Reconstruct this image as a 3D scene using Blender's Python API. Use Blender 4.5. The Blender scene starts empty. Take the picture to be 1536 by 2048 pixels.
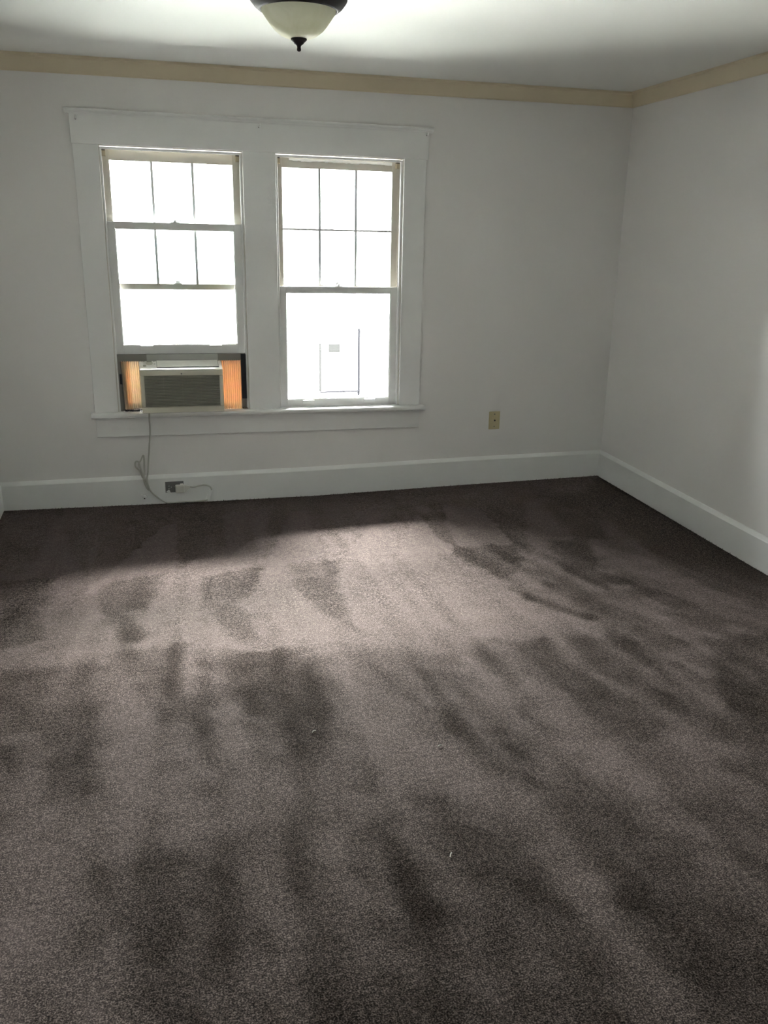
import bpy, bmesh, math, random
import numpy as np
from mathutils import Matrix, Vector
random.seed(7)
S = bpy.context.scene
C = S.collection

# ------------------------------------------------------------------ camera
cam = bpy.data.objects.new('camera', bpy.data.cameras.new('camera'))
C.objects.link(cam); S.camera = cam
cam.data.sensor_fit = 'VERTICAL'; cam.data.sensor_height = 24.0
cam.data.lens = 1750 / 2048 * 24.0
cam.data.clip_start = .05; cam.data.clip_end = 200
pitch, yaw, roll = map(math.radians, (-17.743, 15.757, 1.013))
fw = Vector((math.sin(yaw)*math.cos(pitch), math.cos(yaw)*math.cos(pitch), math.sin(pitch)))
rt = Vector((math.cos(yaw), -math.sin(yaw), 0)); up = rt.cross(fw)
r2 = rt*math.cos(roll)+up*math.sin(roll); u2 = -rt*math.sin(roll)+up*math.cos(roll)
M = Matrix((r2, u2, -fw)).transposed().to_4x4(); M.translation = (-3.1274, -5.4296, 1.64)
cam.matrix_world = M

# ------------------------------------------------------------------ world (overcast sky)
W = bpy.data.worlds.new('overcast_sky'); S.world = W; W.use_nodes = True
wn = W.node_tree.nodes; wl = W.node_tree.links
bg = wn['Background']; bg.inputs['Strength'].default_value = 61.0
tc = wn.new('ShaderNodeTexCoord'); sx = wn.new('ShaderNodeSeparateXYZ'); rp = wn.new('ShaderNodeValToRGB')
wl.new(tc.outputs['Generated'], sx.inputs[0]); wl.new(sx.outputs['Z'], rp.inputs[0]); wl.new(rp.outputs[0], bg.inputs[0])
rp.color_ramp.elements[0].position = 0.0; rp.color_ramp.elements[0].color = (.345, .35, .345, 1)   # overcast: the zenith is three times the horizon
rp.color_ramp.elements[1].position = 1.0; rp.color_ramp.elements[1].color = (1, 1, .985, 1)

# the sun behind thin cloud: a very soft, wide source high to the right of the windows
sl = bpy.data.lights.new('veiled_sun', 'SUN'); sl.energy = 255.0; sl.angle = math.radians(70); sl.color = (1, .955, .95)
so = bpy.data.objects.new('veiled_sun', sl); C.objects.link(so)
so.rotation_euler = Vector((.36, 1.0, 2.9)).to_track_quat('Z', 'Y').to_euler()

def portal(loc, rot, w, h):
    l = bpy.data.lights.new('daylight_portal', 'AREA'); l.shape = 'RECTANGLE'; l.size = w; l.size_y = h
    l.cycles.is_portal = True
    o = bpy.data.objects.new('daylight_portal', l); C.objects.link(o); o.location = loc; o.rotation_euler = rot
# an area light shines along its local -Z
portal((-2.872, .22, 1.31), (math.radians(-90), 0, 0), .86, 1.6)
portal((-1.90, .22, 1.31), (math.radians(-90), 0, 0), .86, 1.6)

S.view_settings.view_transform = 'Standard'; S.view_settings.look = 'None'
S.view_settings.gamma = 1; S.view_settings.use_curve_mapping = False
S.view_settings.exposure = 1.15
S.cycles.use_denoising = True; S.cycles.caustics_reflective = False; S.cycles.caustics_refractive = False
S.cycles.max_bounces = 10; S.cycles.diffuse_bounces = 8; S.cycles.transparent_max_bounces = 12
S.cycles.sample_clamp_indirect = 80

# ------------------------------------------------------------------ materials
def mat(name, col, rough=.5, metal=0, spec=.5, noise=None, bump=None):
    m = bpy.data.materials.new(name); m.use_nodes = True
    n = m.node_tree.nodes; l = m.node_tree.links; b = n['Principled BSDF']
    b.inputs['Base Color'].default_value = (*col, 1); b.inputs['Roughness'].default_value = rough
    b.inputs['Metallic'].default_value = metal; b.inputs['Specular IOR Level'].default_value = spec
    t = n.new('ShaderNodeTexCoord')
    if noise:      # (scale, amount, second colour)
        a = n.new('ShaderNodeTexNoise'); a.inputs['Scale'].default_value = noise[0]; a.inputs['Detail'].default_value = 4
        l.new(t.outputs['Object'], a.inputs['Vector'])
        r = n.new('ShaderNodeValToRGB'); l.new(a.outputs[0], r.inputs[0])
        r.color_ramp.elements[0].position = .5-noise[1]; r.color_ramp.elements[1].position = .5+noise[1]
        r.color_ramp.elements[0].color = (*col, 1); r.color_ramp.elements[1].color = (*noise[2], 1)
        l.new(r.outputs[0], b.inputs['Base Color'])
    if bump:       # (scale, strength, distance)
        a = n.new('ShaderNodeTexNoise'); a.inputs['Scale'].default_value = bump[0]; a.inputs['Detail'].default_value = 5
        l.new(t.outputs['Object'], a.inputs['Vector'])
        k = n.new('ShaderNodeBump'); k.inputs['Strength'].default_value = bump[1]; k.inputs['Distance'].default_value = bump[2]
        l.new(a.outputs[0], k.inputs['Height']); l.new(k.outputs[0], b.inputs['Normal'])
    return m
m_wall = mat('white_wall_paint', (.79, .782, .775), .55, noise=(1.3, .3, (.775, .767, .757)), bump=(45, .25, .002))
m_dim = mat('dark_added_wall', (.35, .30, .24), .6)
m_ceil = mat('white_ceiling_paint', (.80, .81, .79), .7, bump=(30, .2, .002))
m_trim = mat('white_trim_gloss', (.80, .81, .81), .32, noise=(6, .3, (.77, .78, .77)), bump=(25, .25, .0015))
m_sash = mat('white_sash_paint', (.74, .75, .75), .4, noise=(9, .3, (.69, .70, .69)), bump=(40, .3, .001))
m_osash = mat('aged_ivory_sash_paint', (.60, .57, .50), .45, noise=(5, .3, (.68, .66, .60)), bump=(40, .3, .001))
m_pul = mat('tan_pulley_cover', (.50, .43, .30), .5)
m_dark = mat('dark_gap', (.03, .03, .03), .8)  # near black, for small dark parts and the shade in gaps
m_crown = mat('cream_crown_paint', (.69, .61, .45), .45, noise=(4, .3, (.65, .57, .42)), bump=(20, .2, .001))
m_acp = mat('beige_plastic', (.58, .57, .48), .42)
m_acl = mat('pale_plastic', (.88, .87, .81), .38)  # the control top is paler than the fascia: daylight put into its colour
m_slat = mat('grille_plastic', (.40, .40, .34), .5)
m_grey = mat('grey_sheet_metal', (.42, .42, .40), .45, metal=.2)
m_brg = mat('weathered_metal', (.22, .215, .20), .6)
m_foam = mat('black_foam', (.018, .02, .028), .9, bump=(300, .5, .002))
m_cord = mat('grey_white_cord', (.46, .46, .43), .5)
m_plug = mat('plug_plastic', (.60, .60, .56), .4)
m_recs = mat('grey_outlet', (.17, .17, .17), .5)
m_ivory = mat('ivory_plastic', (.62, .55, .34), .35)
m_bronze = mat('dark_bronze', (.03, .024, .026), .65, spec=.25)
m_pipe = mat('black_iron', (.006, .006, .007), .9, spec=.0)
m_siding = mat('white_siding', (.45, .46, .45), .7)
m_roof = mat('grey_shingle', (.17, .17, .17), .9, noise=(30, .2, (.13, .13, .13)))
m_proof = mat('bounce_roof_grey', (.26, .26, .25), .9, noise=(30, .2, (.21, .21, .20)))
m_grd = mat('concrete_ground', (.20, .20, .19), .9, noise=(2, .3, (.16, .17, .15)))
m_hood = mat('grey_vent_hood', (.012, .012, .012), .9, spec=.0)
m_rub = mat('crumbled_debris', (.05, .04, .035), .95, noise=(120, .15, (.35, .28, .2)))
m_lint = mat('pale_lint', (.62, .60, .55), .9)

def glass_mat():
    m = bpy.data.materials.new('window_glass'); m.use_nodes = True
    n = m.node_tree.nodes; l = m.node_tree.links; n.remove(n['Principled BSDF'])
    o = n['Material Output']; t = n.new('ShaderNodeBsdfTransparent'); g = n.new('ShaderNodeBsdfGlossy'); x = n.new('ShaderNodeMixShader')
    t.inputs[0].default_value = (.94, .96, .95, 1); g.inputs['Roughness'].default_value = .02
    f = n.new('ShaderNodeFresnel'); f.inputs[0].default_value = 1.45
    l.new(f.outputs[0], x.inputs[0]); l.new(t.outputs[0], x.inputs[1]); l.new(g.outputs[0], x.inputs[2]); l.new(x.outputs[0], o.inputs[0])
    return m
m_glass = glass_mat()

def translucent_mat(name, col, tcol, fac, rough=.5, noise=None, gloss=.06):
    m = bpy.data.materials.new(name); m.use_nodes = True
    n = m.node_tree.nodes; l = m.node_tree.links; n.remove(n['Principled BSDF'])
    o = n['Material Output']; d = n.new('ShaderNodeBsdfDiffuse'); t = n.new('ShaderNodeBsdfTranslucent'); x = n.new('ShaderNodeMixShader')
    d.inputs[0].default_value = (*col, 1); t.inputs[0].default_value = (*tcol, 1); x.inputs[0].default_value = fac
    l.new(d.outputs[0], x.inputs[1]); l.new(t.outputs[0], x.inputs[2])
    g = n.new('ShaderNodeBsdfGlossy'); g.inputs['Roughness'].default_value = rough
    y = n.new('ShaderNodeMixShader'); y.inputs[0].default_value = gloss
    l.new(x.outputs[0], y.inputs[1]); l.new(g.outputs[0], y.inputs[2]); l.new(y.outputs[0], o.inputs[0])
    if noise:
        tc = n.new('ShaderNodeTexCoord'); a = n.new('ShaderNodeTexNoise'); a.inputs['Scale'].default_value = noise[0]
        a.inputs['Detail'].default_value = 5; a.inputs['Distortion'].default_value = 1.5
        l.new(tc.outputs['Object'], a.inputs['Vector']); r = n.new('ShaderNodeValToRGB'); l.new(a.outputs[0], r.inputs[0])
        r.color_ramp.elements[0].position = .35; r.color_ramp.elements[1].position = .65
        r.color_ramp.elements[0].color = (*col, 1); r.color_ramp.elements[1].color = (*noise[1], 1)
        l.new(r.outputs[0], d.inputs[0]); l.new(r.outputs[0], t.inputs[0])
    return m
m_pleat = translucent_mat('orange_pleated_vinyl', (.82, .68, .52), (.86, .72, .56), .085)
m_pleat2 = translucent_mat('tan_pleated_vinyl', (.84, .78, .68), (.88, .80, .68), .085)
m_bowl = translucent_mat('alabaster_glass', (.84, .84, .70), (.84, .84, .70), .6, .3, (9, (.93, .93, .82)), .025)

def carpet_mat():
    m = bpy.data.materials.new('brown_cut_pile_carpet'); m.use_nodes = True
    n = m.node_tree.nodes; l = m.node_tree.links; b = n['Principled BSDF']
    tc = n.new('ShaderNodeTexCoord')
    def noise(scale, det=2, rough=.5, dist=0):
        a = n.new('ShaderNodeTexNoise'); a.inputs['Scale'].default_value = scale; a.inputs['Detail'].default_value = det
        a.inputs['Roughness'].default_value = rough; a.inputs['Distortion'].default_value = dist
        l.new(tc.outputs['Object'], a.inputs['Vector']); return a.outputs[0]
    def math_(op, a, c, c2=None):
        k = n.new('ShaderNodeMath'); k.operation = op
        for i, v in enumerate((a, c, c2)):
            if v is None: continue
            if hasattr(v, 'links'): l.new(v, k.inputs[i])
            else: k.inputs[i].default_value = v
        return k.outputs[0]
    tuft = noise(230, 3, .68); tuft2 = noise(70, 3, .7)
    mix = math_('ADD', math_('MULTIPLY', tuft, .72), math_('MULTIPLY', tuft2, .28))
    r = n.new('ShaderNodeValToRGB'); l.new(mix, r.inputs[0])
    e = r.color_ramp.elements
    e[0].position = .395; e[0].color = (.0045, .0033, .0027, 1); e[1].position = .615; e[1].color = (.205, .164, .147, 1)  # dark end puts the shade between tufts into the colour
    k = e.new(.5); k.color = (.049, .038, .0327, 1)
    l.new(r.outputs[0], b.inputs['Base Color'])
    b.inputs['Roughness'].default_value = .95; b.inputs['Specular IOR Level'].default_value = .1
    b.inputs['Sheen Weight'].default_value = .12; b.inputs['Sheen Roughness'].default_value = .5; b.inputs['Sheen Tint'].default_value = (1, .78, .82, 1)
    # the lay of the pile (vacuum strokes) tilts the fibres toward or away from the window wall
    at = n.new('ShaderNodeAttribute'); at.attribute_name = 'lay'
    j = math_('SUBTRACT', noise(9, 4, .6), .5)
    lay = math_('ADD', at.outputs['Fac'], math_('MULTIPLY', j, 1.1))
    cx = n.new('ShaderNodeCombineXYZ'); cx.inputs[2].default_value = 1
    l.new(math_('MULTIPLY', lay, .70), cx.inputs[1])
    l.new(math_('MAXIMUM', math_('MULTIPLY_ADD', lay, .06, .06), 0), b.inputs['Sheen Weight'])
    nm = n.new('ShaderNodeVectorMath'); nm.operation = 'NORMALIZE'; l.new(cx.outputs[0], nm.inputs[0])
    bp = n.new('ShaderNodeBump'); bp.inputs['Strength'].default_value = .8; bp.inputs['Distance'].default_value = .004
    l.new(mix, bp.inputs['Height']); l.new(nm.outputs[0], bp.inputs['Normal']); l.new(bp.outputs[0], b.inputs['Normal'])
    return m
m_carpet = carpet_mat()

# ------------------------------------------------------------------ mesh helpers
def WS(v):          # the old window wall has racked: heads and sills slope slightly down to the right
    x, y, z = v
    return (x, y, z + (x+2.38)*(-.0055-.004*(2.1-z)/1.5))
ID = lambda v: v

class MB:
    def __init__(s, f=ID): s.v = []; s.f = []; s.t = f
    def add(s, vs, fs):
        o = len(s.v); s.v += [tuple(v) for v in vs]; s.f += [tuple(o+i for i in f) for f in fs]; return s
    def box(s, x0, x1, y0, y1, z0, z1):
        return s.add([(x0,y0,z0),(x1,y0,z0),(x1,y1,z0),(x0,y1,z0),(x0,y0,z1),(x1,y0,z1),(x1,y1,z1),(x0,y1,z1)],
                     [(0,3,2,1),(4,5,6,7),(0,1,5,4),(1,2,6,5),(2,3,7,6),(3,0,4,7)])
    def prism_x(s, prof, x0, x1, n=1, top=None):      # profile (y,z) swept along x
        k = len(prof); vs = []
        for i in range(n+1):
            x = x0+(x1-x0)*i/n; vs += [(x, y, z) for y, z in prof]
        fs = [tuple(i*k+q for q in (j, (j+1)%k)) + tuple((i+1)*k+q for q in ((j+1)%k, j)) for i in range(n) for j in range(k)]
        fs += [tuple(range(k))[::-1], tuple(n*k+i for i in range(k))]
        return s.add(vs, fs)
    def lathe(s, prof, cx, cy, n=48, cap=True):
        k = len(prof); vs = [(cx+r*math.cos(2*math.pi*i/n), cy+r*math.sin(2*math.pi*i/n), z) for i in range(n) for r, z in prof]
        fs = [(i*k+j, ((i+1)%n)*k+j, ((i+1)%n)*k+j+1, i*k+j+1) for i in range(n) for j in range(k-1)]
        if cap: fs += [tuple(i*k for i in range(n))[::-1], tuple(i*k+k-1 for i in range(n))]
        return s.add(vs, fs)
    def cyl(s, a, b, r, n=12, r2=None):
        a = Vector(a); b = Vector(b); d = (b-a).normalized(); u = d.orthogonal().normalized(); w = d.cross(u); r2 = r if r2 is None else r2
        vs = [a+(u*math.cos(2*math.pi*i/n)+w*math.sin(2*math.pi*i/n))*r for i in range(n)] + [b+(u*math.cos(2*math.pi*i/n)+w*math.sin(2*math.pi*i/n))*r2 for i in range(n)]
        return s.add(vs, [(i, (i+1)%n, n+(i+1)%n, n+i) for i in range(n)] + [tuple(range(n))[::-1], tuple(range(n, 2*n))])
    def tube(s, pts, r, n=8, sub=8):
        P = [Vector(p) for p in pts]; Q = []
        for i in range(len(P)-1):
            a, b, c, d = P[max(i-1,0)], P[i], P[i+1], P[min(i+2,len(P)-1)]
            for k in range(sub):
                t = k/sub; Q.append(.5*((2*b)+(c-a)*t+(2*a-5*b+4*c-d)*t*t+(-a+3*b-3*c+d)*t**3))
        Q.append(P[-1]); vs = []; u = None
        for i, q in enumerate(Q):
            d = (Q[min(i+1,len(Q)-1)]-Q[max(i-1,0)]).normalized()
            u = d.orthogonal() if u is None else u-d*u.dot(d)
            u = u.normalized(); w = d.cross(u)
            vs += [q+(u*math.cos(2*math.pi*k/n)+w*math.sin(2*math.pi*k/n))*r for k in range(n)]
        fs = [(i*n+j, i*n+(j+1)%n, (i+1)*n+(j+1)%n, (i+1)*n+j) for i in range(len(Q)-1) for j in range(n)]
        fs += [tuple(range(n))[::-1], tuple((len(Q)-1)*n+i for i in range(n))]
        return s.add(vs, fs)
    def build(s, name, m, parent=None, bevel=0, smooth=False):
        me = bpy.data.meshes.new(name)
        P = parent.matrix_world.translation if parent is not None else Vector((0,0,0))
        me.from_pydata([tuple(Vector(s.t(v))-s.org(parent)) for v in s.v], [], s.f); me.update()
        bm = bmesh.new(); bm.from_mesh(me); bmesh.ops.recalc_face_normals(bm, faces=bm.faces[:]); bm.to_mesh(me); bm.free()
        me.materials.append(m)
        if smooth: me.shade_smooth()
        o = bpy.data.objects.new(name, me); C.objects.link(o)
        if parent is not None: o.parent = parent
        if bevel:
            b = o.modifiers.new('bevel', 'BEVEL'); b.width = bevel; b.segments = 2; b.limit_method = 'ANGLE'
        return o
    def org(s, parent):
        v = Vector((0,0,0))
        while parent is not None: v += Vector(parent.location); parent = parent.parent
        return v

def struct(o): o['kind'] = 'structure'; return o
def empty(name, loc=(0,0,0)):
    o = bpy.data.objects.new(name, None); C.objects.link(o); o.location = loc; o.empty_display_size = .05; return o
def tag(o, label, cat, group=None):
    o['label'] = label; o['category'] = cat
    if group: o['group'] = group
    return o

H = 2.5; XL = -3.985; YB = -7.0
RA = .0423
def right_wall(v):   # the right wall stands slightly out of square with the window wall
    x, y, z = v
    return (x+RA*y, y, z)
def lerp(x, xs, ys): return float(np.interp(x, xs, ys))
SX = [-3.96, -2.95, -2.1, -1.0, 0]
def sag(x, y): 
    t = min(1, max(0, 1+y/2.2)); t = t*t*(3-2*t)
    return lerp(x, SX, [.011, -.0066, -.0147, -.002, .005])*t

# ------------------------------------------------------------------ room shell
# floor: a fine grid carrying the lay of the carpet pile
LAY = [
 (0.55, 0.15, [[-3.856, -1.07], [-3.138, -0.947], [-2.45, -0.945], [-1.646, -1.127], [-1.516, -1.811], [-1.501, -2.423], [-1.967, -2.358], [-2.647, -2.195], [-3.73, -2.067]]),
 (0.15, 0.15, [[-3.993, 0.022], [-2.983, -0.043], [-0.024, 0.006], [-0.104, -0.417], [-1.251, -0.344], [-2.216, -0.265], [-2.979, -0.283], [-3.946, -0.35]]),
 (0.42, 0.05, [[-3.962, -0.088], [-3.463, -0.166], [-3.431, -1.004], [-3.846, -1.024]]),
 (0.9949999999999999, 0.05, [[-3.661, -0.34], [-3.627, -0.318], [-3.53, -0.934], [-3.48, -1.131], [-3.747, -1.178], [-3.694, -0.944]]),
 (0.7649999999999999, 0.05, [[-3.856, -0.685], [-3.899, -0.726], [-3.874, -0.926], [-3.763, -0.881]]),
 (0.1325, 0.04, [[-3.941, -0.395], [-3.784, -0.675], [-3.68, -0.646], [-3.718, -0.938], [-3.825, -1.073], [-3.871, -0.95]]),
 (0.19, 0.04, [[-3.596, -0.385], [-3.42, -0.364], [-3.424, -1.188], [-3.519, -0.984]]),
 (1.1099999999999999, 0.02, [[-3.42, -0.394], [-3.404, -0.709], [-3.425, -0.958], [-3.425, -1.232], [-3.445, -0.953], [-3.426, -0.704]]),
 (0.2475, 0.04, [[-3.411, -0.366], [-3.055, -0.415], [-3.318, -1.054], [-3.387, -1.153]]),
 (1.2, 0.025, [[-3.057, -0.475], [-2.981, -0.431], [-3.018, -1.215], [-3.3, -1.217], [-3.386, -1.407], [-3.445, -1.393], [-3.376, -1.243], [-3.238, -0.927]]),
 (0.07500000000000001, 0.03, [[-2.969, -0.372], [-2.702, -0.367], [-2.725, -0.697], [-2.958, -1.137], [-3.009, -1.195]]),
 (0.7050000000000001, 0.03, [[-2.685, -0.313], [-2.417, -0.24], [-2.519, -1.065], [-2.619, -1.263], [-2.775, -1.226]]),
 (1.145, 0.012, [[-2.492, -0.718], [-2.689, -1.026], [-2.762, -1.199], [-2.766, -1.137], [-2.681, -0.961]]),
 (-0.065, 0.03, [[-2.424, -0.328], [-2.304, -0.354], [-2.473, -0.869], [-2.581, -1.301], [-2.535, -0.891]]),
 (1.3, 0.02, [[-2.288, -0.336], [-2.191, -0.313], [-2.241, -1.161], [-2.442, -1.179], [-2.551, -1.453], [-2.621, -1.436], [-2.493, -1.004], [-2.368, -0.59]]),
 (0.265, 0.03, [[-2.185, -0.314], [-1.888, -0.401], [-1.96, -0.799], [-2.148, -1.182], [-2.241, -1.161], [-2.217, -0.78]]),
 (1.3, 0.02, [[-1.898, -0.443], [-1.749, -0.364], [-1.831, -1.12], [-1.871, -1.196], [-2.009, -1.181], [-2.144, -1.216], [-1.946, -0.841]]),
 (0.09999999999999998, 0.02, [[-1.748, -0.387], [-1.501, -0.396], [-1.547, -0.586], [-1.814, -1.124], [-1.818, -1.053], [-1.779, -0.598]]),
 (1.145, 0.02, [[-1.541, -0.566], [-1.531, -1.154], [-1.565, -1.283], [-1.755, -1.206], [-1.833, -1.188], [-1.774, -1.027]]),
 (-0.065, 0.02, [[-1.528, -0.547], [-1.374, -0.559], [-1.47, -0.948], [-1.519, -1.156], [-1.565, -1.001]]),
 (0.8700000000000001, 0.03, [[-1.317, -0.436], [-1.175, -0.513], [-1.138, -0.741], [-1.183, -1.197], [-1.189, -1.434], [-1.508, -1.194], [-1.418, -0.762]]),
 (-0.065, 0.03, [[-1.149, -0.519], [-0.802, -0.454], [-1.189, -1.434], [-1.164, -1.092], [-1.138, -0.741]]),
 (0.35, 0.04, [[-0.779, -0.446], [-0.707, -0.518], [-0.811, -1.144], [-0.986, -1.214], [-1.079, -1.378], [-1.147, -1.697], [-1.178, -1.434]]),
 (-0.3, 0.05, [[-0.675, -0.525], [-0.313, -0.548], [-0.628, -1.273], [-0.803, -1.19]]),
 (0.2, 0.06, [[-0.34, -0.599], [-0.492, -1.031], [-0.567, -1.688], [-0.472, -2.181], [-0.428, -2.367], [-0.57, -2.547], [-0.684, -2.191], [-0.825, -1.874], [-0.913, -1.681], [-0.67, -1.349]]),
 (-0.6, 0.06, [[-0.022, -0.05], [-0.094, -1.941], [-0.391, -2.319], [-0.495, -2.017], [-0.526, -1.622], [-0.418, -1.047], [-0.399, -0.472]]),
 (-0.25, 0.05, [[-3.843, -1.172], [-3.582, -1.167], [-3.594, -1.447], [-3.629, -1.662], [-3.58, -1.876], [-3.747, -1.93]]),
 (-0.25, 0.05, [[-3.378, -1.312], [-3.071, -1.217], [-3.103, -1.471], [-3.164, -1.663], [-3.25, -1.671], [-3.219, -1.812], [-3.128, -1.936], [-3.26, -2.001], [-3.333, -1.785], [-3.395, -1.493]]),
 (-0.3, 0.05, [[-2.868, -1.298], [-2.572, -1.226], [-2.633, -1.486], [-2.684, -1.6], [-2.787, -1.695], [-2.713, -1.826], [-2.735, -2.079], [-2.826, -2.057], [-2.883, -1.758], [-2.913, -1.485]]),
 (0.8, 0.04, [[-3.106, -1.561], [-3.036, -1.518], [-2.859, -2.073], [-2.764, -2.143], [-3.002, -2.086], [-3.052, -1.852]]),
 (-0.2, 0.05, [[-2.466, -1.214], [-2.147, -1.212], [-2.26, -1.54], [-2.301, -1.978], [-2.274, -2.14], [-2.403, -1.871], [-2.489, -1.646]]),
 (0.8, 0.04, [[-2.606, -1.29], [-2.518, -1.38], [-2.414, -1.924], [-2.419, -2.155], [-2.572, -2.118], [-2.68, -1.662]]),
 (-0.35, 0.05, [[-1.503, -1.201], [-1.174, -1.192], [-1.218, -1.425], [-1.423, -1.702], [-1.519, -1.468], [-1.583, -1.341]]),
 (0.35, 0.06, [[-1.584, -1.223], [-1.449, -1.762], [-1.295, -2.244], [-1.461, -2.334], [-1.786, -2.282], [-1.921, -2.013], [-1.828, -1.54]]),
 (-0.5, 0.04, [[-1.449, -1.795], [-1.347, -1.944], [-1.209, -2.223], [-1.251, -2.254], [-1.349, -2.106], [-1.44, -1.923]]),
 (-0.4, 0.05, [[-0.986, -1.214], [-0.705, -1.212], [-0.926, -1.678], [-0.825, -1.874], [-0.973, -1.89], [-1.107, -1.672]]),
 (-0.4, 0.05, [[-3.711, -2.145], [-3.419, -2.142], [-3.358, -2.435], [-3.342, -3.021], [-3.457, -3.017], [-3.572, -2.557], [-3.67, -2.413]]),
 (-0.3, 0.05, [[-3.269, -2.045], [-2.969, -2.047], [-3.03, -2.215], [-3.06, -2.433], [-3.169, -2.463], [-3.24, -2.27]]),
 (-0.45, 0.05, [[-2.877, -2.162], [-2.614, -2.179], [-2.578, -2.43], [-2.524, -2.639], [-2.653, -3.087], [-2.734, -3.134], [-2.771, -2.754], [-2.888, -2.55]]),
 (0.35, 0.08, [[-3.355, -2.114], [-3.268, -2.135], [-3.205, -2.472], [-3.09, -2.676], [-2.977, -2.862], [-3.031, -3.244], [-3.172, -3.265], [-3.268, -3.185], [-3.335, -2.773]]),
 (-0.4, 0.06, [[-3.08, -2.466], [-2.939, -2.519], [-2.977, -2.95], [-3.021, -2.91], [-3.056, -2.684]]),
 (0.3, 0.08, [[-2.948, -2.625], [-2.783, -2.833], [-2.749, -3.131], [-2.789, -3.362], [-2.976, -3.259]]),
 (0.3, 0.08, [[-2.474, -2.456], [-2.283, -2.698], [-2.261, -3.185], [-2.379, -3.409], [-2.626, -3.347], [-2.644, -3.157]]),
 (0.6, 0.02, [[-2.806, -2.157], [-2.449, -2.147], [-2.457, -2.182], [-2.809, -2.183]]),
 (-0.5, 0.06, [[-1.837, -2.294], [-1.525, -2.344], [-1.546, -2.596], [-1.418, -2.872], [-1.402, -3.142], [-1.652, -3.266], [-1.881, -2.991], [-1.879, -2.515]]),
 (-0.4, 0.06, [[-1.441, -2.364], [-1.165, -2.405], [-1.192, -2.681], [-1.204, -3.175], [-1.367, -2.96], [-1.47, -2.7]]),
 (-0.5, 0.06, [[-0.892, -2.496], [-0.57, -2.547], [-1.22, -3.374], [-1.118, -2.984], [-0.912, -2.613]]),
 (0.35, 0.1, [[-1.405, -3.092], [-1.37, -3.38], [-1.388, -3.588], [-1.641, -3.908], [-1.614, -3.758], [-1.673, -3.611], [-1.74, -3.449], [-1.808, -3.326], [-1.741, -3.169]]),
 (-0.35, 0.1, [[-1.963, -3.288], [-1.725, -3.453], [-1.664, -3.826], [-1.732, -4.024], [-1.886, -4.221], [-1.961, -3.998], [-2.019, -3.655]]),
 (-0.35, 0.12, [[-2.317, -3.252], [-2.107, -3.455], [-2.193, -3.767], [-2.204, -4.138], [-2.396, -4.088], [-2.401, -3.802], [-2.518, -3.588], [-2.465, -3.316]]),
 (0.3, 0.12, [[-1.978, -3.17], [-1.978, -3.579], [-1.967, -3.964], [-1.968, -4.199], [-2.14, -4.155], [-2.184, -3.805], [-2.136, -3.447]]),
 (-0.4, 0.12, [[-3.384, -3.307], [-3.213, -3.309], [-3.023, -3.314], [-2.811, -3.229], [-2.667, -3.265], [-2.863, -3.558], [-2.987, -3.733], [-3.072, -3.912], [-3.304, -3.798], [-3.371, -3.553]]),
 (0.35, 0.08, [[-3.529, -2.999], [-3.394, -3.13], [-3.38, -3.388], [-3.4, -3.626], [-3.546, -3.524], [-3.585, -3.215]]),
 (0.3, 0.1, [[-3.063, -3.065], [-2.891, -3.159], [-2.95, -3.288], [-3.187, -3.337], [-3.24, -3.302], [-3.142, -3.193]]),
 (-0.3, 0.1, [[-2.79, -3.719], [-2.622, -3.762], [-2.592, -3.983], [-2.778, -3.989], [-2.825, -3.895]])]
nx, ny = 340, 470
gx = np.linspace(XL-.1, .1, nx); gy = np.linspace(YB, .04, ny)
X, Y = np.meshgrid(gx, gy)
rng = np.random.default_rng(3)
def smooth_noise(x, y, sc, seed):
    r = np.random.default_rng(seed).normal(size=(64, 64)); u = (x*sc) % 63; v = (y*sc) % 63
    i = u.astype(int); j = v.astype(int); fu = u-i; fv = v-j; fu = fu*fu*(3-2*fu); fv = fv*fv*(3-2*fv)
    return (r[j,i]*(1-fu)*(1-fv)+r[j,i+1]*fu*(1-fv)+r[j+1,i]*(1-fu)*fv+r[j+1,i+1]*fu*fv)
wx = X+.008*smooth_noise(X, Y, 22, 1); wy = Y+.012*smooth_noise(X, Y, 20, 2)
lay = np.zeros_like(X)
# faint older strokes, long and narrow, fanning away from the window wall
st = X*.94+Y*.30
lay += .22*smooth_noise(st, Y*.22, 9, 5)+.14*smooth_noise(st, Y*.5, 22, 6)+.18*smooth_noise(X, Y, 2.2, 7)
def sdf(poly, x, y):
    p = np.array(poly); ins = np.zeros(x.shape, bool); dm = np.full(x.shape, 1e9)
    for i in range(len(p)):
        a = p[i]; b = p[(i+1) % len(p)]
        c = ((a[1] > y) != (b[1] > y)) & (x < (b[0]-a[0])*(y-a[1])/((b[1]-a[1]) or 1e-9)+a[0]); ins ^= c
        e = b-a; t = np.clip(((x-a[0])*e[0]+(y-a[1])*e[1])/(e@e+1e-12), 0, 1)
        dm = np.minimum(dm, np.hypot(x-a[0]-t*e[0], y-a[1]-t*e[1]))
    return np.where(ins, dm, -dm)
for val, soft, poly in LAY:
    w = np.clip(.5+sdf(poly, wx, wy)/soft, 0, 1); 
    w = w*np.clip(1.0+(Y+1.7)*.35, .45, 1); lay = lay*(1-.9*w)+val*w
fan = np.arctan2(X+2.2, 6.5-Y)
lay += .16*smooth_noise(fan*60+20, Y*.35+9, 1.6, 8)*np.clip(-Y, 0, 1)
lay += .13*smooth_noise(fan*150+20, Y*1.1+9, 1.0, 9)*np.clip(-Y, 0, 1)
Z = np.array([[sag(a, b) for a in gx] for b in gy])
vs = np.stack([X, Y, Z], -1).reshape(-1, 3)
idx = np.arange(nx*ny).reshape(ny, nx)
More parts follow.
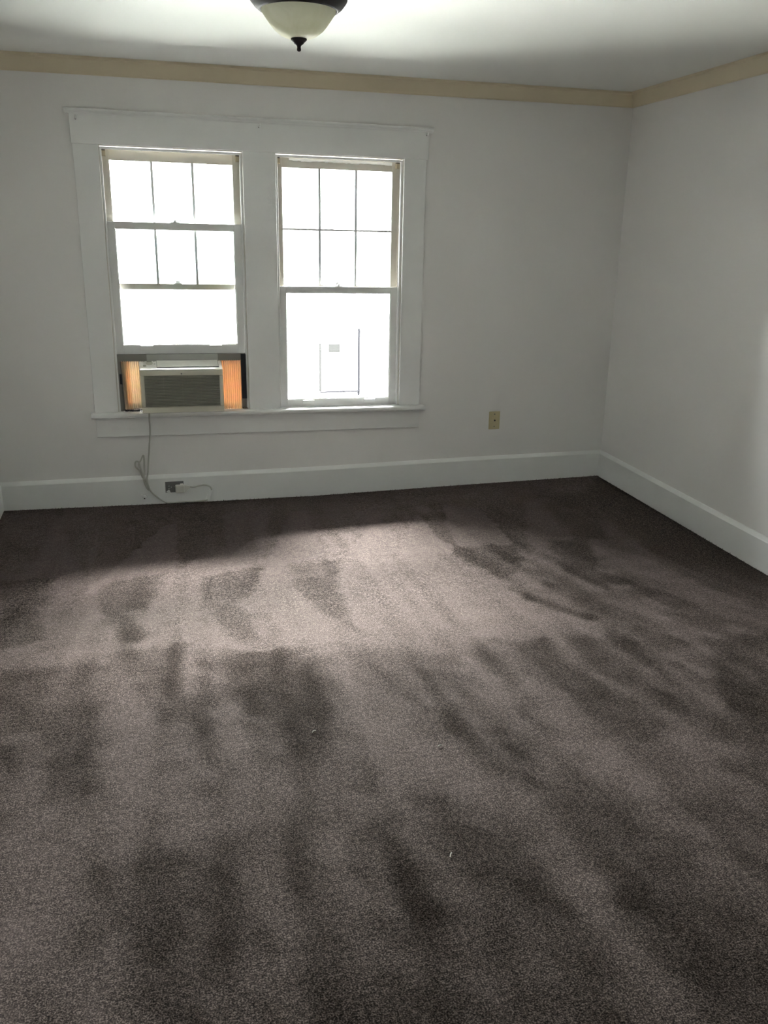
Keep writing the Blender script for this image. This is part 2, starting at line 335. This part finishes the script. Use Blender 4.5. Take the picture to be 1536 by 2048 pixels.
fs = np.stack([idx[:-1,:-1], idx[:-1,1:], idx[1:,1:], idx[1:,:-1]], -1).reshape(-1, 4)
me = bpy.data.meshes.new('floor'); me.from_pydata(vs.tolist(), [], fs.tolist()); me.update(); me.shade_smooth()
at = me.attributes.new('lay', 'FLOAT', 'POINT'); at.data.foreach_set('value', lay.reshape(-1).astype(np.float32))
me.materials.append(m_carpet)
floor = bpy.data.objects.new('floor', me); C.objects.link(floor); struct(floor)
# loose tufts where the carpet is tucked against the baseboards
tf = MB()
def tuft(x, y, z, h):
    a = random.uniform(0, 6.28); r = random.uniform(.002, .005)
    b = [(x+r*math.cos(a+k*2.1), y+r*math.sin(a+k*2.1), z-.006) for k in range(3)]
    tf.add(b+[(x+random.uniform(-.004,.004), y+random.uniform(-.004,.002), z+h)], [(0,1,3),(1,2,3),(2,0,3),(0,2,1)])
for i in range(2600):
    x = random.uniform(-3.96, -.02); tuft(x, -.0235-random.random()**2*.01, sag(x, 0), random.choice((.002,.003,.004,.006,.004,.010 if random.random()<.15 else .003)))
for i in range(2600):
    y = random.uniform(-4, -.02); x = -.0235+RA*y-random.random()**2*.01; tuft(x, y, sag(x, y), random.choice((.002,.003,.004,.006,.004,.010 if random.random()<.15 else .003)))
o = tf.build('carpet_edge_pile', m_carpet, floor); o['kind'] = 'stuff'
# bits of lint on the carpet
for (x, y, a), lw in zip([[-2.632, -2.838, 0.6], [-2.386, -3.545, 1.0], [-2.24, -3.027, 0.2]], ('in the middle of the carpet', 'nearest to the camera on the carpet', 'right of the middle of the carpet')):
    c, s_ = math.cos(a)*.009, math.sin(a)*.009
    tag(MB().tube([(x-c, y-s_, .004), (x, y+.002, .006), (x+c, y+s_, .004)], .0016, 6, 4).build('lint', m_lint), 'tiny pale speck of lint lying ' + lw, 'lint', 'specks of lint on the carpet')

struct(MB().box(XL-.2, .3, YB-.2, .2, H, H+.12).build('ceiling', m_ceil))
# window wall with two openings
O = [(-3.262, -2.483), (-2.286, -1.515)]; ZB, ZT = .545, 2.062
wb = MB()
xs = [XL-.2, O[0][0]-.02, O[0][1]+.02, O[1][0]-.02, O[1][1]+.02, .2]
for i in range(5):
    if i in (1, 3):
        wb.box(xs[i], xs[i+1], 0, .16, -.1, ZB-.02); wb.box(xs[i], xs[i+1], 0, .16, ZT+.03, H+.05)
    else: wb.box(xs[i], xs[i+1], 0, .16, -.1, H+.05)
struct(wb.build('wall_back', m_wall))
w = MB(right_wall).box(0, .15, YB-.1, 0, -.1, H+.05).build('wall_right', m_wall); struct(w)
struct(MB().box(XL-.15, XL, YB-.1, 0, -.1, H+.05).build('wall_left', m_wall))
# rear wall behind the photographer with a wide opening added to drain bounced light
rw = MB(); a0, a1, b1 = -3.5, -.9, 2.15
rw.box(XL-.15, a0, YB-.15, YB, -.1, H+.05).box(a1, .3, YB-.15, YB, -.1, H+.05).box(a0, a1, YB-.15, YB, b1, H+.05)
struct(rw.build('wall_front', m_wall))
# unseen closed room added beyond the opening, dark to soak up bounced light
dr = MB(); yb = YB-4
dr.box(XL-.15, XL, yb, YB-.15, -.1, H+.05).box(.15, .3, yb, YB-.15, -.1, H+.05).box(XL-.15, .3, yb-.15, yb, -.1, H+.05).box(XL-.15, .3, yb-.15, YB-.15, H, H+.12)
struct(dr.build('wall_added_room', m_dim))
struct(MB().box(XL-.15, .3, yb-.15, YB, -.12, -.001).build('floor_added_room', m_carpet))

# baseboards
def base_prof(lo, hi, t=.02): return [(0, lo), (-t, lo), (-t, hi-.022), (-t*.82, hi-.016), (-.006, hi-.003), (0, hi)]
bb = MB(); n = 24; k = 6; vs = []
for i in range(n+1):
    x = XL + (0-XL)*i/n
    hi = .183+lerp(x, SX, [0, -.003, -.005, .006, .007]); vs += [(x, y, z) for y, z in base_prof(-.04, hi)]
bb.add(vs, [tuple(i*k+q for q in (j, (j+1)%k)) + tuple((i+1)*k+q for q in ((j+1)%k, j)) for i in range(n) for j in range(k)] + [tuple(range(k))[::-1], tuple(n*k+i for i in range(k))])
bbk = struct(bb.build('baseboard_back', m_trim))
MBR = MB(right_wall)
vs = []
for i in range(n+1):
    y = YB*i/n; hi = .183+.007*max(0, 1+y/1.5); vs += [(q, y, z) for q, z in base_prof(-.04, hi)]
MBR.add(vs, [tuple(i*k+q for q in (j, (j+1)%k)) + tuple((i+1)*k+q for q in ((j+1)%k, j)) for i in range(n) for j in range(k)] + [tuple(range(k))[::-1], tuple(n*k+i for i in range(k))])
struct(MBR.build('baseboard_right', m_trim))
ml = MB(); ml.add([(XL-q, y, z) for y in (0, YB) for q, z in base_prof(-.04, .183)], [(j, (j+1)%k, k+(j+1)%k, k+j) for j in range(k)]+[tuple(range(k))[::-1], tuple(range(k, 2*k))])
struct(ml.build('baseboard_left', m_trim))
# crown moulding, cream
cp = [(0, 2.415), (-.008, 2.415), (-.013, 2.420), (-.015, 2.428), (-.040, 2.482), (-.049, 2.488), (-.049, H+.005), (0, H+.005)]
struct(MB().prism_x(cp, XL, 0, 20).build('trim_2', m_crown))
kk = len(cp)
cr = MB(right_wall); cr.add([(q, y, z) for y in (0, YB) for q, z in cp], [(j, (j+1)%kk, kk+(j+1)%kk, kk+j) for j in range(kk)]+[tuple(range(kk))[::-1], tuple(range(kk, 2*kk))])
struct(cr.build('trim_3', m_crown))
cl = MB(); cl.add([(XL-q, y, z) for y in (0, YB) for q, z in cp], [(j, (j+1)%kk, kk+(j+1)%kk, kk+j) for j in range(kk)]+[tuple(range(kk))[::-1], tuple(range(kk, 2*kk))])
struct(cl.build('trim_4', m_crown))

# ------------------------------------------------------------------ window casing
tr = struct(empty('trim_1', (-2.38, 0, .574)))
B = lambda *a: MB(WS).box(*a)
B(-3.406, -1.360, -.025, .0, 2.066, 2.228).build('head_casing', m_trim, tr, .002)
MB(WS).prism_x([(0, 2.245), (-.030, 2.245), (-.040, 2.240), (-.043, 2.233), (-.038, 2.226), (-.028, 2.221), (-.025, 2.214), (0, 2.214)], -3.432, -1.338, 1).build('head_cap', m_trim, tr)
B(-3.400, O[0][0]-.003, -.013, 0, .574, 2.066).build('side_casing', m_trim, tr, .002)
B(O[1][1]+.003, -1.374, -.02, 0, .574, 2.066).build('side_casing', m_trim, tr, .002)
B(O[0][1]+.003, O[1][0]-.003, -.02, 0, .574, 2.066).build('mullion_casing', m_trim, tr, .002)
MB(WS).prism_x([(.066, .5735), (.066, .546), (-.052, .546), (-.060, .550), (-.062, .560), (-.060, .570), (-.052, .574)], -3.421, -1.345, 1).build('window_stool', m_trim, tr)
B(-3.398, -1.372, -.018, 0, .425, .546).build('apron', m_trim, tr, .002)

def window(name, x0, x1, dz, seal):
    t = struct(empty(name, ((x0+x1)/2, 0, .574)))
    # jamb liner and stops
    jb = B(x0-.02, x0, 0, .16, .53, 2.10).box(x1, x1+.02, 0, .16, .53, 2.10).box(x0, x1, 0, .16, 2.062, 2.10)
    jb.build('jamb', m_osash, t)
    st = B(x0, x0+.011, .004, .028, .574, 2.058).box(x1-.011, x1, .004, .028, .574, 2.058).box(x0+.011, x1-.011, .004, .028, 2.046, 2.058)
    st.build('sash_stop', m_trim, t, .0015)
    pb = B(x0, x0+.007, .060, .0665, .574, 2.058).box(x1-.007, x1, .060, .0665, .574, 2.058); pb.build('parting_bead', m_osash, t)
    MB(WS).prism_x([(.066, .53), (.066, .562), (.20, .545), (.20, .50)], x0, x1).build('sill', m_trim, t)
    # upper sash: six panes
    a, b = x0+.003, x1-.003; g0, g1 = x0+.047, x1-.047; y0, y1 = .067, .097
    gz0, gz1, zb, zt = 1.322, 1.994, 1.288, 2.052
    us = B(a, g0, y0, y1, zb, zt).box(g1, b, y0, y1, zb, zt).box(g0, g1, y0, y1, gz1, zt).box(g0, g1, y0, y1, zb, gz0).build('upper_sash', m_osash, t, .0015)
    cx = [g0, g0+(g1-g0)/3, g0+2*(g1-g0)/3, g1]; cz = [gz0, 1.648, gz1]; mw = .0072
    for c in cx[1:3]: B(c-mw, c+mw, y0+.003, y1-.003, gz0, gz1).build('muntin', m_sash, us)
    B(g0, g1, y0+.004, y1-.004, 1.648-mw*.8, 1.648+mw*.8).build('muntin', m_sash, us)
    for i in range(3):
        for j in range(2):
            B(cx[i]+(mw if i else 0), cx[i+1]-(mw if i < 2 else 0), .081, .083, cz[j]+(mw if j else 0), cz[j+1]-(0 if j else mw)).build('pane', m_glass, us)
    # lower sash: one pane
    a, b = x0+.008, x1-.008; g0, g1 = x0+.052, x1-.053; y0, y1 = .030, .060
    z0 = .563+dz; gz0, gz1, zt = .6185+dz, 1.278+dz, 1.3155+dz
    ls = B(a, g0, y0, y1, z0, zt).box(g1, b, y0, y1, z0, zt).box(g0, g1, y0, y1, gz1, zt).box(g0, g1, y0, y1, z0, gz0).build('lower_sash', m_sash, t, .002)
    MB(WS).box(g0, g1, .045, .047, gz0, gz1).build('pane', m_glass, ls)
    gp = MB(WS)      # glazing putty bead round the glass
    for (p, q, r, s_) in ((g0, g0+.004, gz0, gz1), (g1-.004, g1, gz0, gz1), (g0+.004, g1-.004, gz1-.004, gz1), (g0+.004, g1-.004, gz0, gz0+.004)):
        gp.box(p, q, .037, .045, r, s_)
    gp.build('glazing_bead', m_trim, ls)
    for fx in (.235, .765):     # two sash lifts on the bottom rail
        c = a+(b-a)*fx
        lf = MB(WS).prism_x([(y0, gz0-.030), (y0-.002, gz0-.030), (y0-.004, gz0-.012), (y0-.018, gz0-.012), (y0-.020, gz0-.006), (y0-.018, gz0-.004), (y0, gz0-.004)], c-.036, c+.036)
        lf.build('sash_lift', m_trim, ls)
    # sash lock on the meeting rail
    c = (x0+x1)/2
    lk = MB(WS).box(c-.026, c+.026, .036, .056, zt, zt+.004)
    lk.cyl((c, .046, zt+.004), (c, .046, zt+.014), .011, 14, .008)
    lk.box(c-.003, c+.032, .043, .049, zt+.010, zt+.015).cyl((c+.030, .046, zt+.010), (c+.034, .046, zt+.022), .0035, 8)
    lk.build('sash_lock', m_sash, ls)
    kp = MB(WS).box(c-.022, c+.022, .068, .088, 1.322, 1.327); kp.prism_x([(.07, 1.327), (.085, 1.327), (.078, 1.341)], c-.012, c+.012); kp.build('lock_keeper', m_sash, us)
    # tan pulley covers and dark strips painting the shade of gaps at the head
    for q in ((x0+.002, x0+.030), (x1-.030, x1-.002)):
        B(q[0], q[1], .0285, .066, 2.012, 2.040).build('pulley_cover', m_pul, t)
        B(q[0]+.001, q[1]-.001, .030, .060, 2.0405, 2.0455).build('gap_shade', m_dark, t)
    return t
w1 = window('window_1', O[0][0], O[0][1], .351, False)
w2 = window('window_2', O[1][0], O[1][1], 0, True)
# cracked caulk along the head of the second window
ck = MB(WS); xq = -2.20
while xq < -1.57:
    d = random.uniform(.01, .03); ck.box(xq, xq+d, .050, .0665, 2.034-random.uniform(0, .007), 2.0455); xq += d
ck.build('caulk_bead', m_trim, w2)

# hooks left under the head cap
for x, lab in ((-3.371, 'small white painted bracket at left end of window head casing'), (-2.383, 'small white painted hook at middle of window head casing'), (-1.378, 'small white painted bracket at right end of window head casing')):
    b = empty('curtain_bracket', (x, -.026, 2.199)); tag(b, lab, 'bracket')
    z = 2.199 + (0 if x < -3 else .001)
    MB().box(x-.010, x+.010, -.029, -.0255, z-.011, z+.011).build('mounting_plate', m_trim, b, .001)
    MB().tube([(x, -.029, z+.002), (x, -.044, z-.002), (x+.002, -.050, z+.004), (x+.002, -.048, z+.011)], .0055, 8, 5).build('hook', m_trim, b)
    MB().cyl((x-.001, -.0285, z-.006), (x-.001, -.0315, z-.006), .0028, 8).build('screw', m_dark, b)

# ------------------------------------------------------------------ air conditioner
ax0, ax1 = -3.127, -2.647
ac = tag(empty('air_conditioner', ((ax0+ax1)/2, .02, .574)), 'beige window air conditioner resting on the stool of the left window', 'air conditioner')
yf = -.125; zb, zf, zk = .586, .838, .876
# shell: front fascia ring with a recessed grille
gx0, gx1, gz0, gz1 = ax0+.023, ax1-.022, .620, .806
fb = B(ax0, ax1, yf, yf+.035, zb, gz0).box(ax0, ax1, yf, yf+.035, gz1, zf).box(ax0, gx0, yf, yf+.035, gz0, gz1).box(gx1, ax1, yf, yf+.035, gz0, gz1)
fb.box(ax0+.001, ax1-.001, yf+.035, .012, zb+.002, zf)
fb.build('front_fascia', m_acp, ac, .004)
# sloping control top, daylight on it put into a paler colour
vx0, vx1 = ax0+.098, ax1-.020
def top_pt(x, f, up=0): # f 0 front edge, 1 back
    return (x, yf+.002+(.008-yf-.002)*f, zf+(zk-zf)*f+up)
cp_ = MB(WS)
prof = [(yf, zf), (yf+.001, zf+.006), (.004, zk-.001), (.008, zk-.004), (.010, zf)]
cp_.prism_x(prof, ax0, ax1, 1); top = cp_.build('control_top', m_acl, ac, .003)
def slab(x0, x1, f0, f1, u0, u1):
    a = [top_pt(x, f, u) for u in (u0, u1) for x, f in ((x0, f0), (x1, f0), (x1, f1), (x0, f1))]
    return MB(WS).add(a, [(0,3,2,1),(4,5,6,7),(0,1,5,4),(1,2,6,5),(2,3,7,6),(3,0,4,7)])
slab(vx0, vx1, .22, .92, .0035, .0055).build('vent_tray', m_slat, ac)
for i in range(9):
    f = .25+i*.073; slab(vx0+.003, vx1-.003, f, f+.032, .0055, .0095).build('vent_louver', m_acl, top)
slab(vx0, vx1, .175, .215, .0035, .0075).build('vent_lip', m_dark, ac)
slab(ax0+.020, ax0+.088, .30, .90, .0035, .0052).build('control_plate', m_acl, ac, .001)
ck_ = top_pt(ax0+.058, .62, .005)
MB(WS).cyl(ck_, (ck_[0], ck_[1]-.004, ck_[2]+.014), .020, 28, .016).build('control_knob', m_acp, ac, .001)
MB(WS).cyl((ck_[0]-.013, ck_[1]-.004, ck_[2]+.016), (ck_[0]+.013, ck_[1]-.004, ck_[2]+.016), .004, 8).build('knob_grip', m_slat, ac)
q = top_pt(ax0+.030, .34, .005); MB(WS).cyl(q, (q[0], q[1], q[2]+.008), .008, 16).build('selector_knob', m_slat, ac)
for i, (dx, f) in enumerate(((.022, .84), (.080, .84), (.083, .55))):
    slab(ax0+dx, ax0+dx+.010, f, f+.06, .0052, .006).build('control_mark', m_slat, ac)
# grille
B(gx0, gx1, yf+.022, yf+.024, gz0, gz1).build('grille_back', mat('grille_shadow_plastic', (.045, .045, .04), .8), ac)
ng = 21
for i in range(ng):
    z = gz0+(gz1-gz0)*(i+.5)/ng; h = (gz1-gz0)/ng
    MB(WS).prism_x([(yf+.002, z-h*.30), (yf+.002, z-h*.05), (yf+.018, z+h*.32), (yf+.018, z+h*.10)], gx0, gx1).build('grille_slat', m_slat, ac)
for fx in (.25, .5, .75):
    B(gx0+(gx1-gx0)*fx-.0015, gx0+(gx1-gx0)*fx+.0015, yf+.018, yf+.022, gz0, gz1).build('grille_rib', m_slat, ac)
# small dark emblem on the fascia
em = MB(WS).cyl((-2.890, yf-.0012, .8175), (-2.890, yf+.001, .8175), .0048, 16); em.build('emblem', m_recs, ac)
B(-2.883, -2.866, yf-.0008, yf+.001, .8165, .8185).build('emblem_bar', m_slat, ac)
# cabinet going out through the opening
B(ax0+.012, ax1-.012, .012, .42, zb+.004, zk-.018).build('cabinet', m_grey, ac, .003)
# mounting frame between the unit and the sash
B(ax0+.045, ax1-.016, .004, .022, zk-.004, .9145).build('top_rail', m_grey, ac, .001)
B(O[0][0]+.012, ax0+.045, .006, .022, zk-.002, .9145).build('rail_end', m_brg, ac, .001)
B(ax1-.016, O[0][1]-.043, .006, .022, zk-.002, .9145).build('rail_end', m_brg, ac, .001)
B(O[0][0], O[0][0]+.026, .008, .034, .5745, .9145).build('side_channel', m_brg, ac, .001)
B(O[0][1]-.042, O[0][1], .019, .034, .5745, .9145).build('side_channel', m_brg, ac, .001)
B(O[0][0], ax0-.075, .0265, .034, .5745, .876).build('side_channel', m_brg, ac)  # plate added behind the pleats, stops daylight leaking past their edge
B(O[0][0]+.003, O[0][1]-.003, .020, .060, .904, .9150).build('leak_block', m_brg, ac)  # strip added under the sash to block leaking daylight
def pleats(x0, x1, n, z0, z1, m, lean, zslope):
    for i in range(n):
        a = x0+(x1-x0)*i/n; b = x0+(x1-x0)*(i+1)/n; c = (a+b)/2; t = .0012
        zo0 = z0+zslope*(1-i/(n-1)); la = lean*(1-i/n)
        a -= .0013; b += .0013; p = [(a, .024), (c, .000), (b, .024), (b, .024+t), (c, .000+t*3), (a, .024+t)]
        vs = [(x+ (0 if z == z1 else la), y, z) for z in (zo0, z1) for x, y in p]
        MB(WS).add(vs, [(j, (j+1)%6, 6+(j+1)%6, 6+j) for j in range(6)]+[(0,5,4,1),(1,4,3,2),(6,7,10,11),(7,8,9,10)]).build('pleat', m if not callable(m) else m(i), ac)
pleats(-3.232, ax0+.014, 10, .594, .877, lambda i: m_pleat if i < 4 else m_pleat2, .008, -.008)
pleats(ax1-.014, -2.523, 11, .5742, .877, lambda i: m_pleat, .004, 0)
# sheet added behind the bottom edge of the pleats, blocking daylight at the stool
B(-3.262, ax0+.02, .0245, .036, .5745, .625).build('leak_sheet', m_brg, ac)
B(ax1-.02, -2.483, .0245, .034, .5745, .602).build('leak_sheet', m_brg, ac)
# dark foam strip wedged beside the right pleats, with crumbs of debris
fs_ = tag(MB(WS).add([(-2.5215,-.004,.6385),(-2.4945,-.004,.6385),(-2.4945,.018,.6385),(-2.5215,.018,.6385),(-2.5235,-.004,.912),(-2.4945,-.004,.912),(-2.4945,.018,.912),(-2.5235,.018,.912)],
     [(0,3,2,1),(4,5,6,7),(0,1,5,4),(1,2,6,5),(2,3,7,6),(3,0,4,7)]).build('foam_strip', m_foam, None, .002), 'black foam strip wedged between right pleats and window jamb', 'foam')
def rubble(name, x0, x1, y0, y1, z, n, s, m):
    bm_ = MB(WS)
    for i in range(n):
        x = random.uniform(x0, x1); y = random.uniform(y0, y1); r = random.uniform(.4, 1)*s
        zc = z+r*.6*random.uniform(.8, 1.3)
        P = [(x+random.uniform(-1,1)*r*.3+dx*r, y+dy*r, zc+dz_*r*.7) for dx,dy,dz_ in ((1,0,0),(-1,0,0),(0,1,0),(0,-1,0),(0,0,1),(0,0,-1))]
        bm_.add(P, [(0,2,4),(2,1,4),(1,3,4),(3,0,4),(2,0,5),(1,2,5),(3,1,5),(0,3,5)])
    o = bm_.build(name, m); o['kind'] = 'stuff'; return o
tag(rubble('gap_crumbs', -3.225, -3.13, -.006, .030, .5745, 70, .0075, m_foam), 'black crumbs for the debris and shaded gap under the left pleats of the air conditioner', 'debris')  # crumbs give the debris and paint the shade of the gap
tag(rubble('dirt_crumbs', -2.520, -2.492, -.008, .020, .5745, 40, .006, m_rub), 'brown crumbs on the stool below the black foam strip', 'debris')
MB(WS).box(-3.244, -3.232, .001, .006, .74, .80).build('side_clip', m_foam, ac)

# ------------------------------------------------------------------ power cord, plug, outlets
cord = tag(empty('power_cord', (-3.09, -.05, .0)), 'grey white power cord hanging from air conditioner to baseboard outlet', 'cord')
r = .0048
main = [(-3.088,-.085,.582),(-3.090,-.080,.540),(-3.089,-.068,.500),(-3.091,-.045,.44),(-3.098,-.036,.385),(-3.104,-.034,.33),(-3.112,-.036,.27),(-3.118,-.037,.21),(-3.127,-.040,.16),
 (-3.119,-.043,.115),(-3.110,-.045,.090),(-3.086,-.042,.060),(-3.055,-.036,.030),(-3.020,-.036,.008),(-2.98,-.035,.004),(-2.92,-.033,.005),(-2.86,-.034,.003),(-2.80,-.034,.002),(-2.765,-.030,.008)]
MB().tube(main, r, 10).build('cord_run', m_cord, cord, smooth=True)
MB().tube([(-3.152,-.036,.175),(-3.165,-.036,.215),(-3.190,-.038,.250),(-3.187,-.038,.278),(-3.170,-.038,.276),(-3.160,-.037,.235),(-3.150,-.036,.180)], r, 10).build('cord_loop', m_cord, cord, smooth=True)
MB().tube([(-3.148,-.044,.172),(-3.156,-.045,.225),(-3.170,-.045,.262),(-3.155,-.045,.290),(-3.140,-.045,.318),(-3.136,-.045,.300),(-3.140,-.044,.230),(-3.144,-.044,.175)], r, 10).build('cord_loop', m_cord, cord, smooth=True)
MB().tube([(-3.148,-.036,.180),(-3.142,-.036,.140),(-3.132,-.037,.110),(-3.118,-.040,.094),(-3.124,-.040,.115),(-3.140,-.039,.165)], r, 10).build('cord_loop', m_cord, cord, smooth=True)
MB().cyl((-3.151,-.041,.163),(-3.134,-.041,.168),.011,12).build('cord_tie', m_cord, cord)
MB().tube([(-2.870,-.047,.104),(-2.85,-.047,.100),(-2.815,-.044,.106),(-2.775,-.036,.106),(-2.745,-.032,.090),(-2.738,-.030,.070)], r, 10).build('cord_end', m_cord, cord, smooth=True)
MB().add([(-2.733,-.0215,.070),(-2.752,-.0215,.073),(-2.778,-.0215,.006),(-2.756,-.0215,.003),(-2.733,-.031,.070),(-2.752,-.031,.073),(-2.778,-.034,.006),(-2.756,-.034,.003)],
         [(0,1,2,3),(4,7,6,5),(0,4,5,1),(1,5,6,2),(2,6,7,3),(3,7,4,0)]).build('cord_label', m_trim, cord, .001)
pg = MB(); pg.box(-2.960,-2.905,-.058,-.0275,.068,.118); pg.build('plug_body', m_plug, cord, .006)
MB().add([(-2.905,-.056,.070),(-2.905,-.030,.070),(-2.905,-.030,.117),(-2.905,-.056,.117),(-2.866,-.050,.098),(-2.866,-.042,.098),(-2.866,-.042,.108),(-2.866,-.050,.108)],
         [(0,3,2,1),(4,5,6,7),(0,1,5,4),(1,2,6,5),(2,3,7,6),(3,0,4,7)]).build('strain_relief', m_plug, cord, .002)
MB().box(-2.930,-2.912,-.050,-.036,.118,.124).build('test_button', m_acl, cord, .001)

ot = tag(empty('wall_outlet', (-2.966, -.02, .10)), 'dark grey duplex outlet laid sideways in baseboard behind the plug', 'outlet')
MB().box(-3.020,-2.908,-.0225,-.019,.066,.136).build('cover_plate', m_recs, ot, .001)
MB().cyl((-2.995,-.0222,.102),(-2.995,-.0262,.102),.0165,24).build('receptacle', m_recs, ot, .001)
MB().box(-3.004,-2.992,-.0272,-.026,.108,.111).box(-3.004,-2.992,-.0272,-.026,.093,.096).build('outlet_slot', m_plug, ot)
MB().cyl((-2.984,-.0262,.102),(-2.984,-.0275,.102),.003,10).build('ground_hole', m_plug, ot)
MB().cyl((-2.966,-.0222,.102),(-2.966,-.0245,.102),.003,10).build('screw', m_grey, ot)
MB().add([(-3.017,-.0262,.072),(-2.988,-.0262,.062),(-2.998,-.0262,.088),(-3.017,-.0228,.072),(-2.988,-.0228,.062),(-2.998,-.0228,.088)],[(0,1,2),(5,4,3),(0,3,4,1),(1,4,5,2),(2,5,3,0)]).build('paint_chip', m_trim, ot)

cg = tag(empty('cable_grommet', (-3.149, -.02, .045)), 'small white painted cable grommet low on baseboard left of the cord', 'grommet')
MB().cyl((-3.149,-.019,.047),(-3.149,-.030,.045),.013,16,.009).build('collar', m_trim, cg, .001)
MB().cyl((-3.149,-.029,.045),(-3.149,-.040,.042),.007,12,.006).build('nozzle', m_trim, cg, smooth=False)
MB().cyl((-3.149,-.0395,.0422),(-3.149,-.0405,.0418),.0042,10).build('hole', m_dark, cg)
for s_ in (-1, 1): MB().box(-3.149+s_*.016-.004,-3.149+s_*.016+.004,-.024,-.0195,.052,.062).build('lug', m_trim, cg, .001)

wp = tag(empty('wall_plate', (-.831, 0, .435)), 'ivory cable wall plate on back wall right of the windows', 'wall plate')
MB().box(-.8705,-.7915,-.006,.0,.375,.497).build('plate', m_ivory, wp, .003)
MB().cyl((-.831,-.006,.437),(-.831,-.010,.437),.0095,6).build('jack_collar', m_ivory, wp)
MB().cyl((-.831,-.009,.437),(-.831,-.0145,.437),.0058,14).build('jack', m_dark, wp)
for z in (.479, .395): MB().cyl((-.831,-.0055,z),(-.831,-.0075,z),.0042,12).build('screw', m_recs, wp)

# ------------------------------------------------------------------ ceiling light
lx, ly = -2.492, -1.93
cl_ = tag(empty('ceiling_light', (lx, ly, 2.5)), 'flush mount ceiling light with frosted bowl and dark bronze pan', 'ceiling light')
MB().lathe([(.06,2.5),(.178,2.4995),(.186,2.490),(.186,2.470),(.181,2.455),(.176,2.440),(.176,2.428),(.172,2.420),(.158,2.403),(.146,2.394),(.140,2.390),(.136,2.391),(.136,2.400),(.06,2.42)], lx, ly, 64).build('canopy_pan', m_bronze, cl_, smooth=True)
bp_ = [(.1345,2.398),(.1345,2.3885),(.131,2.383),(.118,2.365),(.104,2.346),(.088,2.328),(.066,2.312),(.046,2.304),(.022,2.301)]
bo = MB().lathe(bp_, lx, ly, 64, cap=False).build('glass_bowl', m_bowl, cl_, smooth=True)
MB().lathe([(.0,2.305),(.026,2.305),(.029,2.301),(.0285,2.297),(.022,2.291),(.019,2.289),(.018,2.286),(.011,2.281),(.0075,2.278),(.0065,2.272),(.0075,2.268),(.007,2.263),(.004,2.260),(.0,2.2595)], lx, ly, 32, cap=False).build('finial', m_bronze, cl_, smooth=True)
MB().lathe([(.02,2.415),(.125,2.412),(.132,2.400),(.132,2.396),(.125,2.408),(.02,2.411)], lx, ly, 40).build('fill_reflector', m_acl, cl_, smooth=True)  # unseen white disc, added to brighten the bowl
for a in (.5, 2.6):
    q = (lx+.062*math.cos(a), ly+.03*math.sin(a))
    MB().cyl((q[0], q[1], 2.42), (q[0], q[1], 2.385), .018, 16).build('lamp_socket', m_dark, cl_)
    MB().lathe([(.013,2.385),(.016,2.378),(.028,2.360),(.028,2.350),(.020,2.338),(.002,2.333)], q[0], q[1], 20).build('light_bulb', m_acl, cl_, smooth=True)
MB().cyl((lx, ly, 2.42), (lx, ly, 2.30), .006, 10).build('centre_rod', m_dark, cl_)

# ------------------------------------------------------------------ outside
g = MB().add([(-60,.3,-3.2),(60,.3,-3.2),(60,90,-3.2),(-60,90,-3.2),(-60,.3,-3.4),(60,.3,-3.4),(60,90,-3.4),(-60,90,-3.4)],[(3,2,1,0),(4,5,6,7),(0,1,5,4),(1,2,6,5),(2,3,7,6),(3,0,4,7)]).build('ground', m_grd); struct(g)  # ground out of view, added for the daylight it bounces indoors
struct(MB().add([(-7,.17,-.28),(3,.17,-.28),(3,2.8,-.95),(-7,2.8,-.95),(-7,.17,-.40),(3,.17,-.40),(3,2.8,-1.07),(-7,2.8,-1.07)],[(3,2,1,0),(4,5,6,7),(0,1,5,4),(1,2,6,5),(2,3,7,6),(3,0,4,7)]).build('bounce_roof', m_proof))  # unseen roof below the windows, added to bounce daylight onto the ceiling
nh = tag(empty('neighbor_house', (-1.5, 8.2, -3.2)), 'pale neighbouring house seen bleached out through the right window', 'house')
MB().box(-5.5, 3.2, 7.2, 11, -3.2, -.62).build('wall', m_siding, nh)
MB().add([(-5.8,6.9,-.62),(3.5,6.9,-.62),(3.5,11.3,-.62),(-5.8,11.3,-.62),(-5.8,9.1,.9),(3.5,9.1,.9)],[(0,3,2,1),(0,1,5,4),(2,3,4,5),(0,4,3),(1,2,5)]).build('roof', m_roof, nh)
MB().box(-5.8, 3.5, 6.83, 6.9, -.72, -.62).build('gutter', m_recs, nh)
MB().box(-.102,-.079,6.78,6.83,-.62,.33).build('vent_pipe', m_pipe, nh)
MB().box(-.668,-.638,6.80,6.82,-.55,.13).build('vent_pipe', m_hood, nh)
MB().box(-.66,-.08,6.76,6.78,-.562,-.544).build('cross_pipe', m_pipe, nh)
MB().box(-.53,-.37,6.80,6.83,.0,.12).build('vent_hood', m_hood, nh)
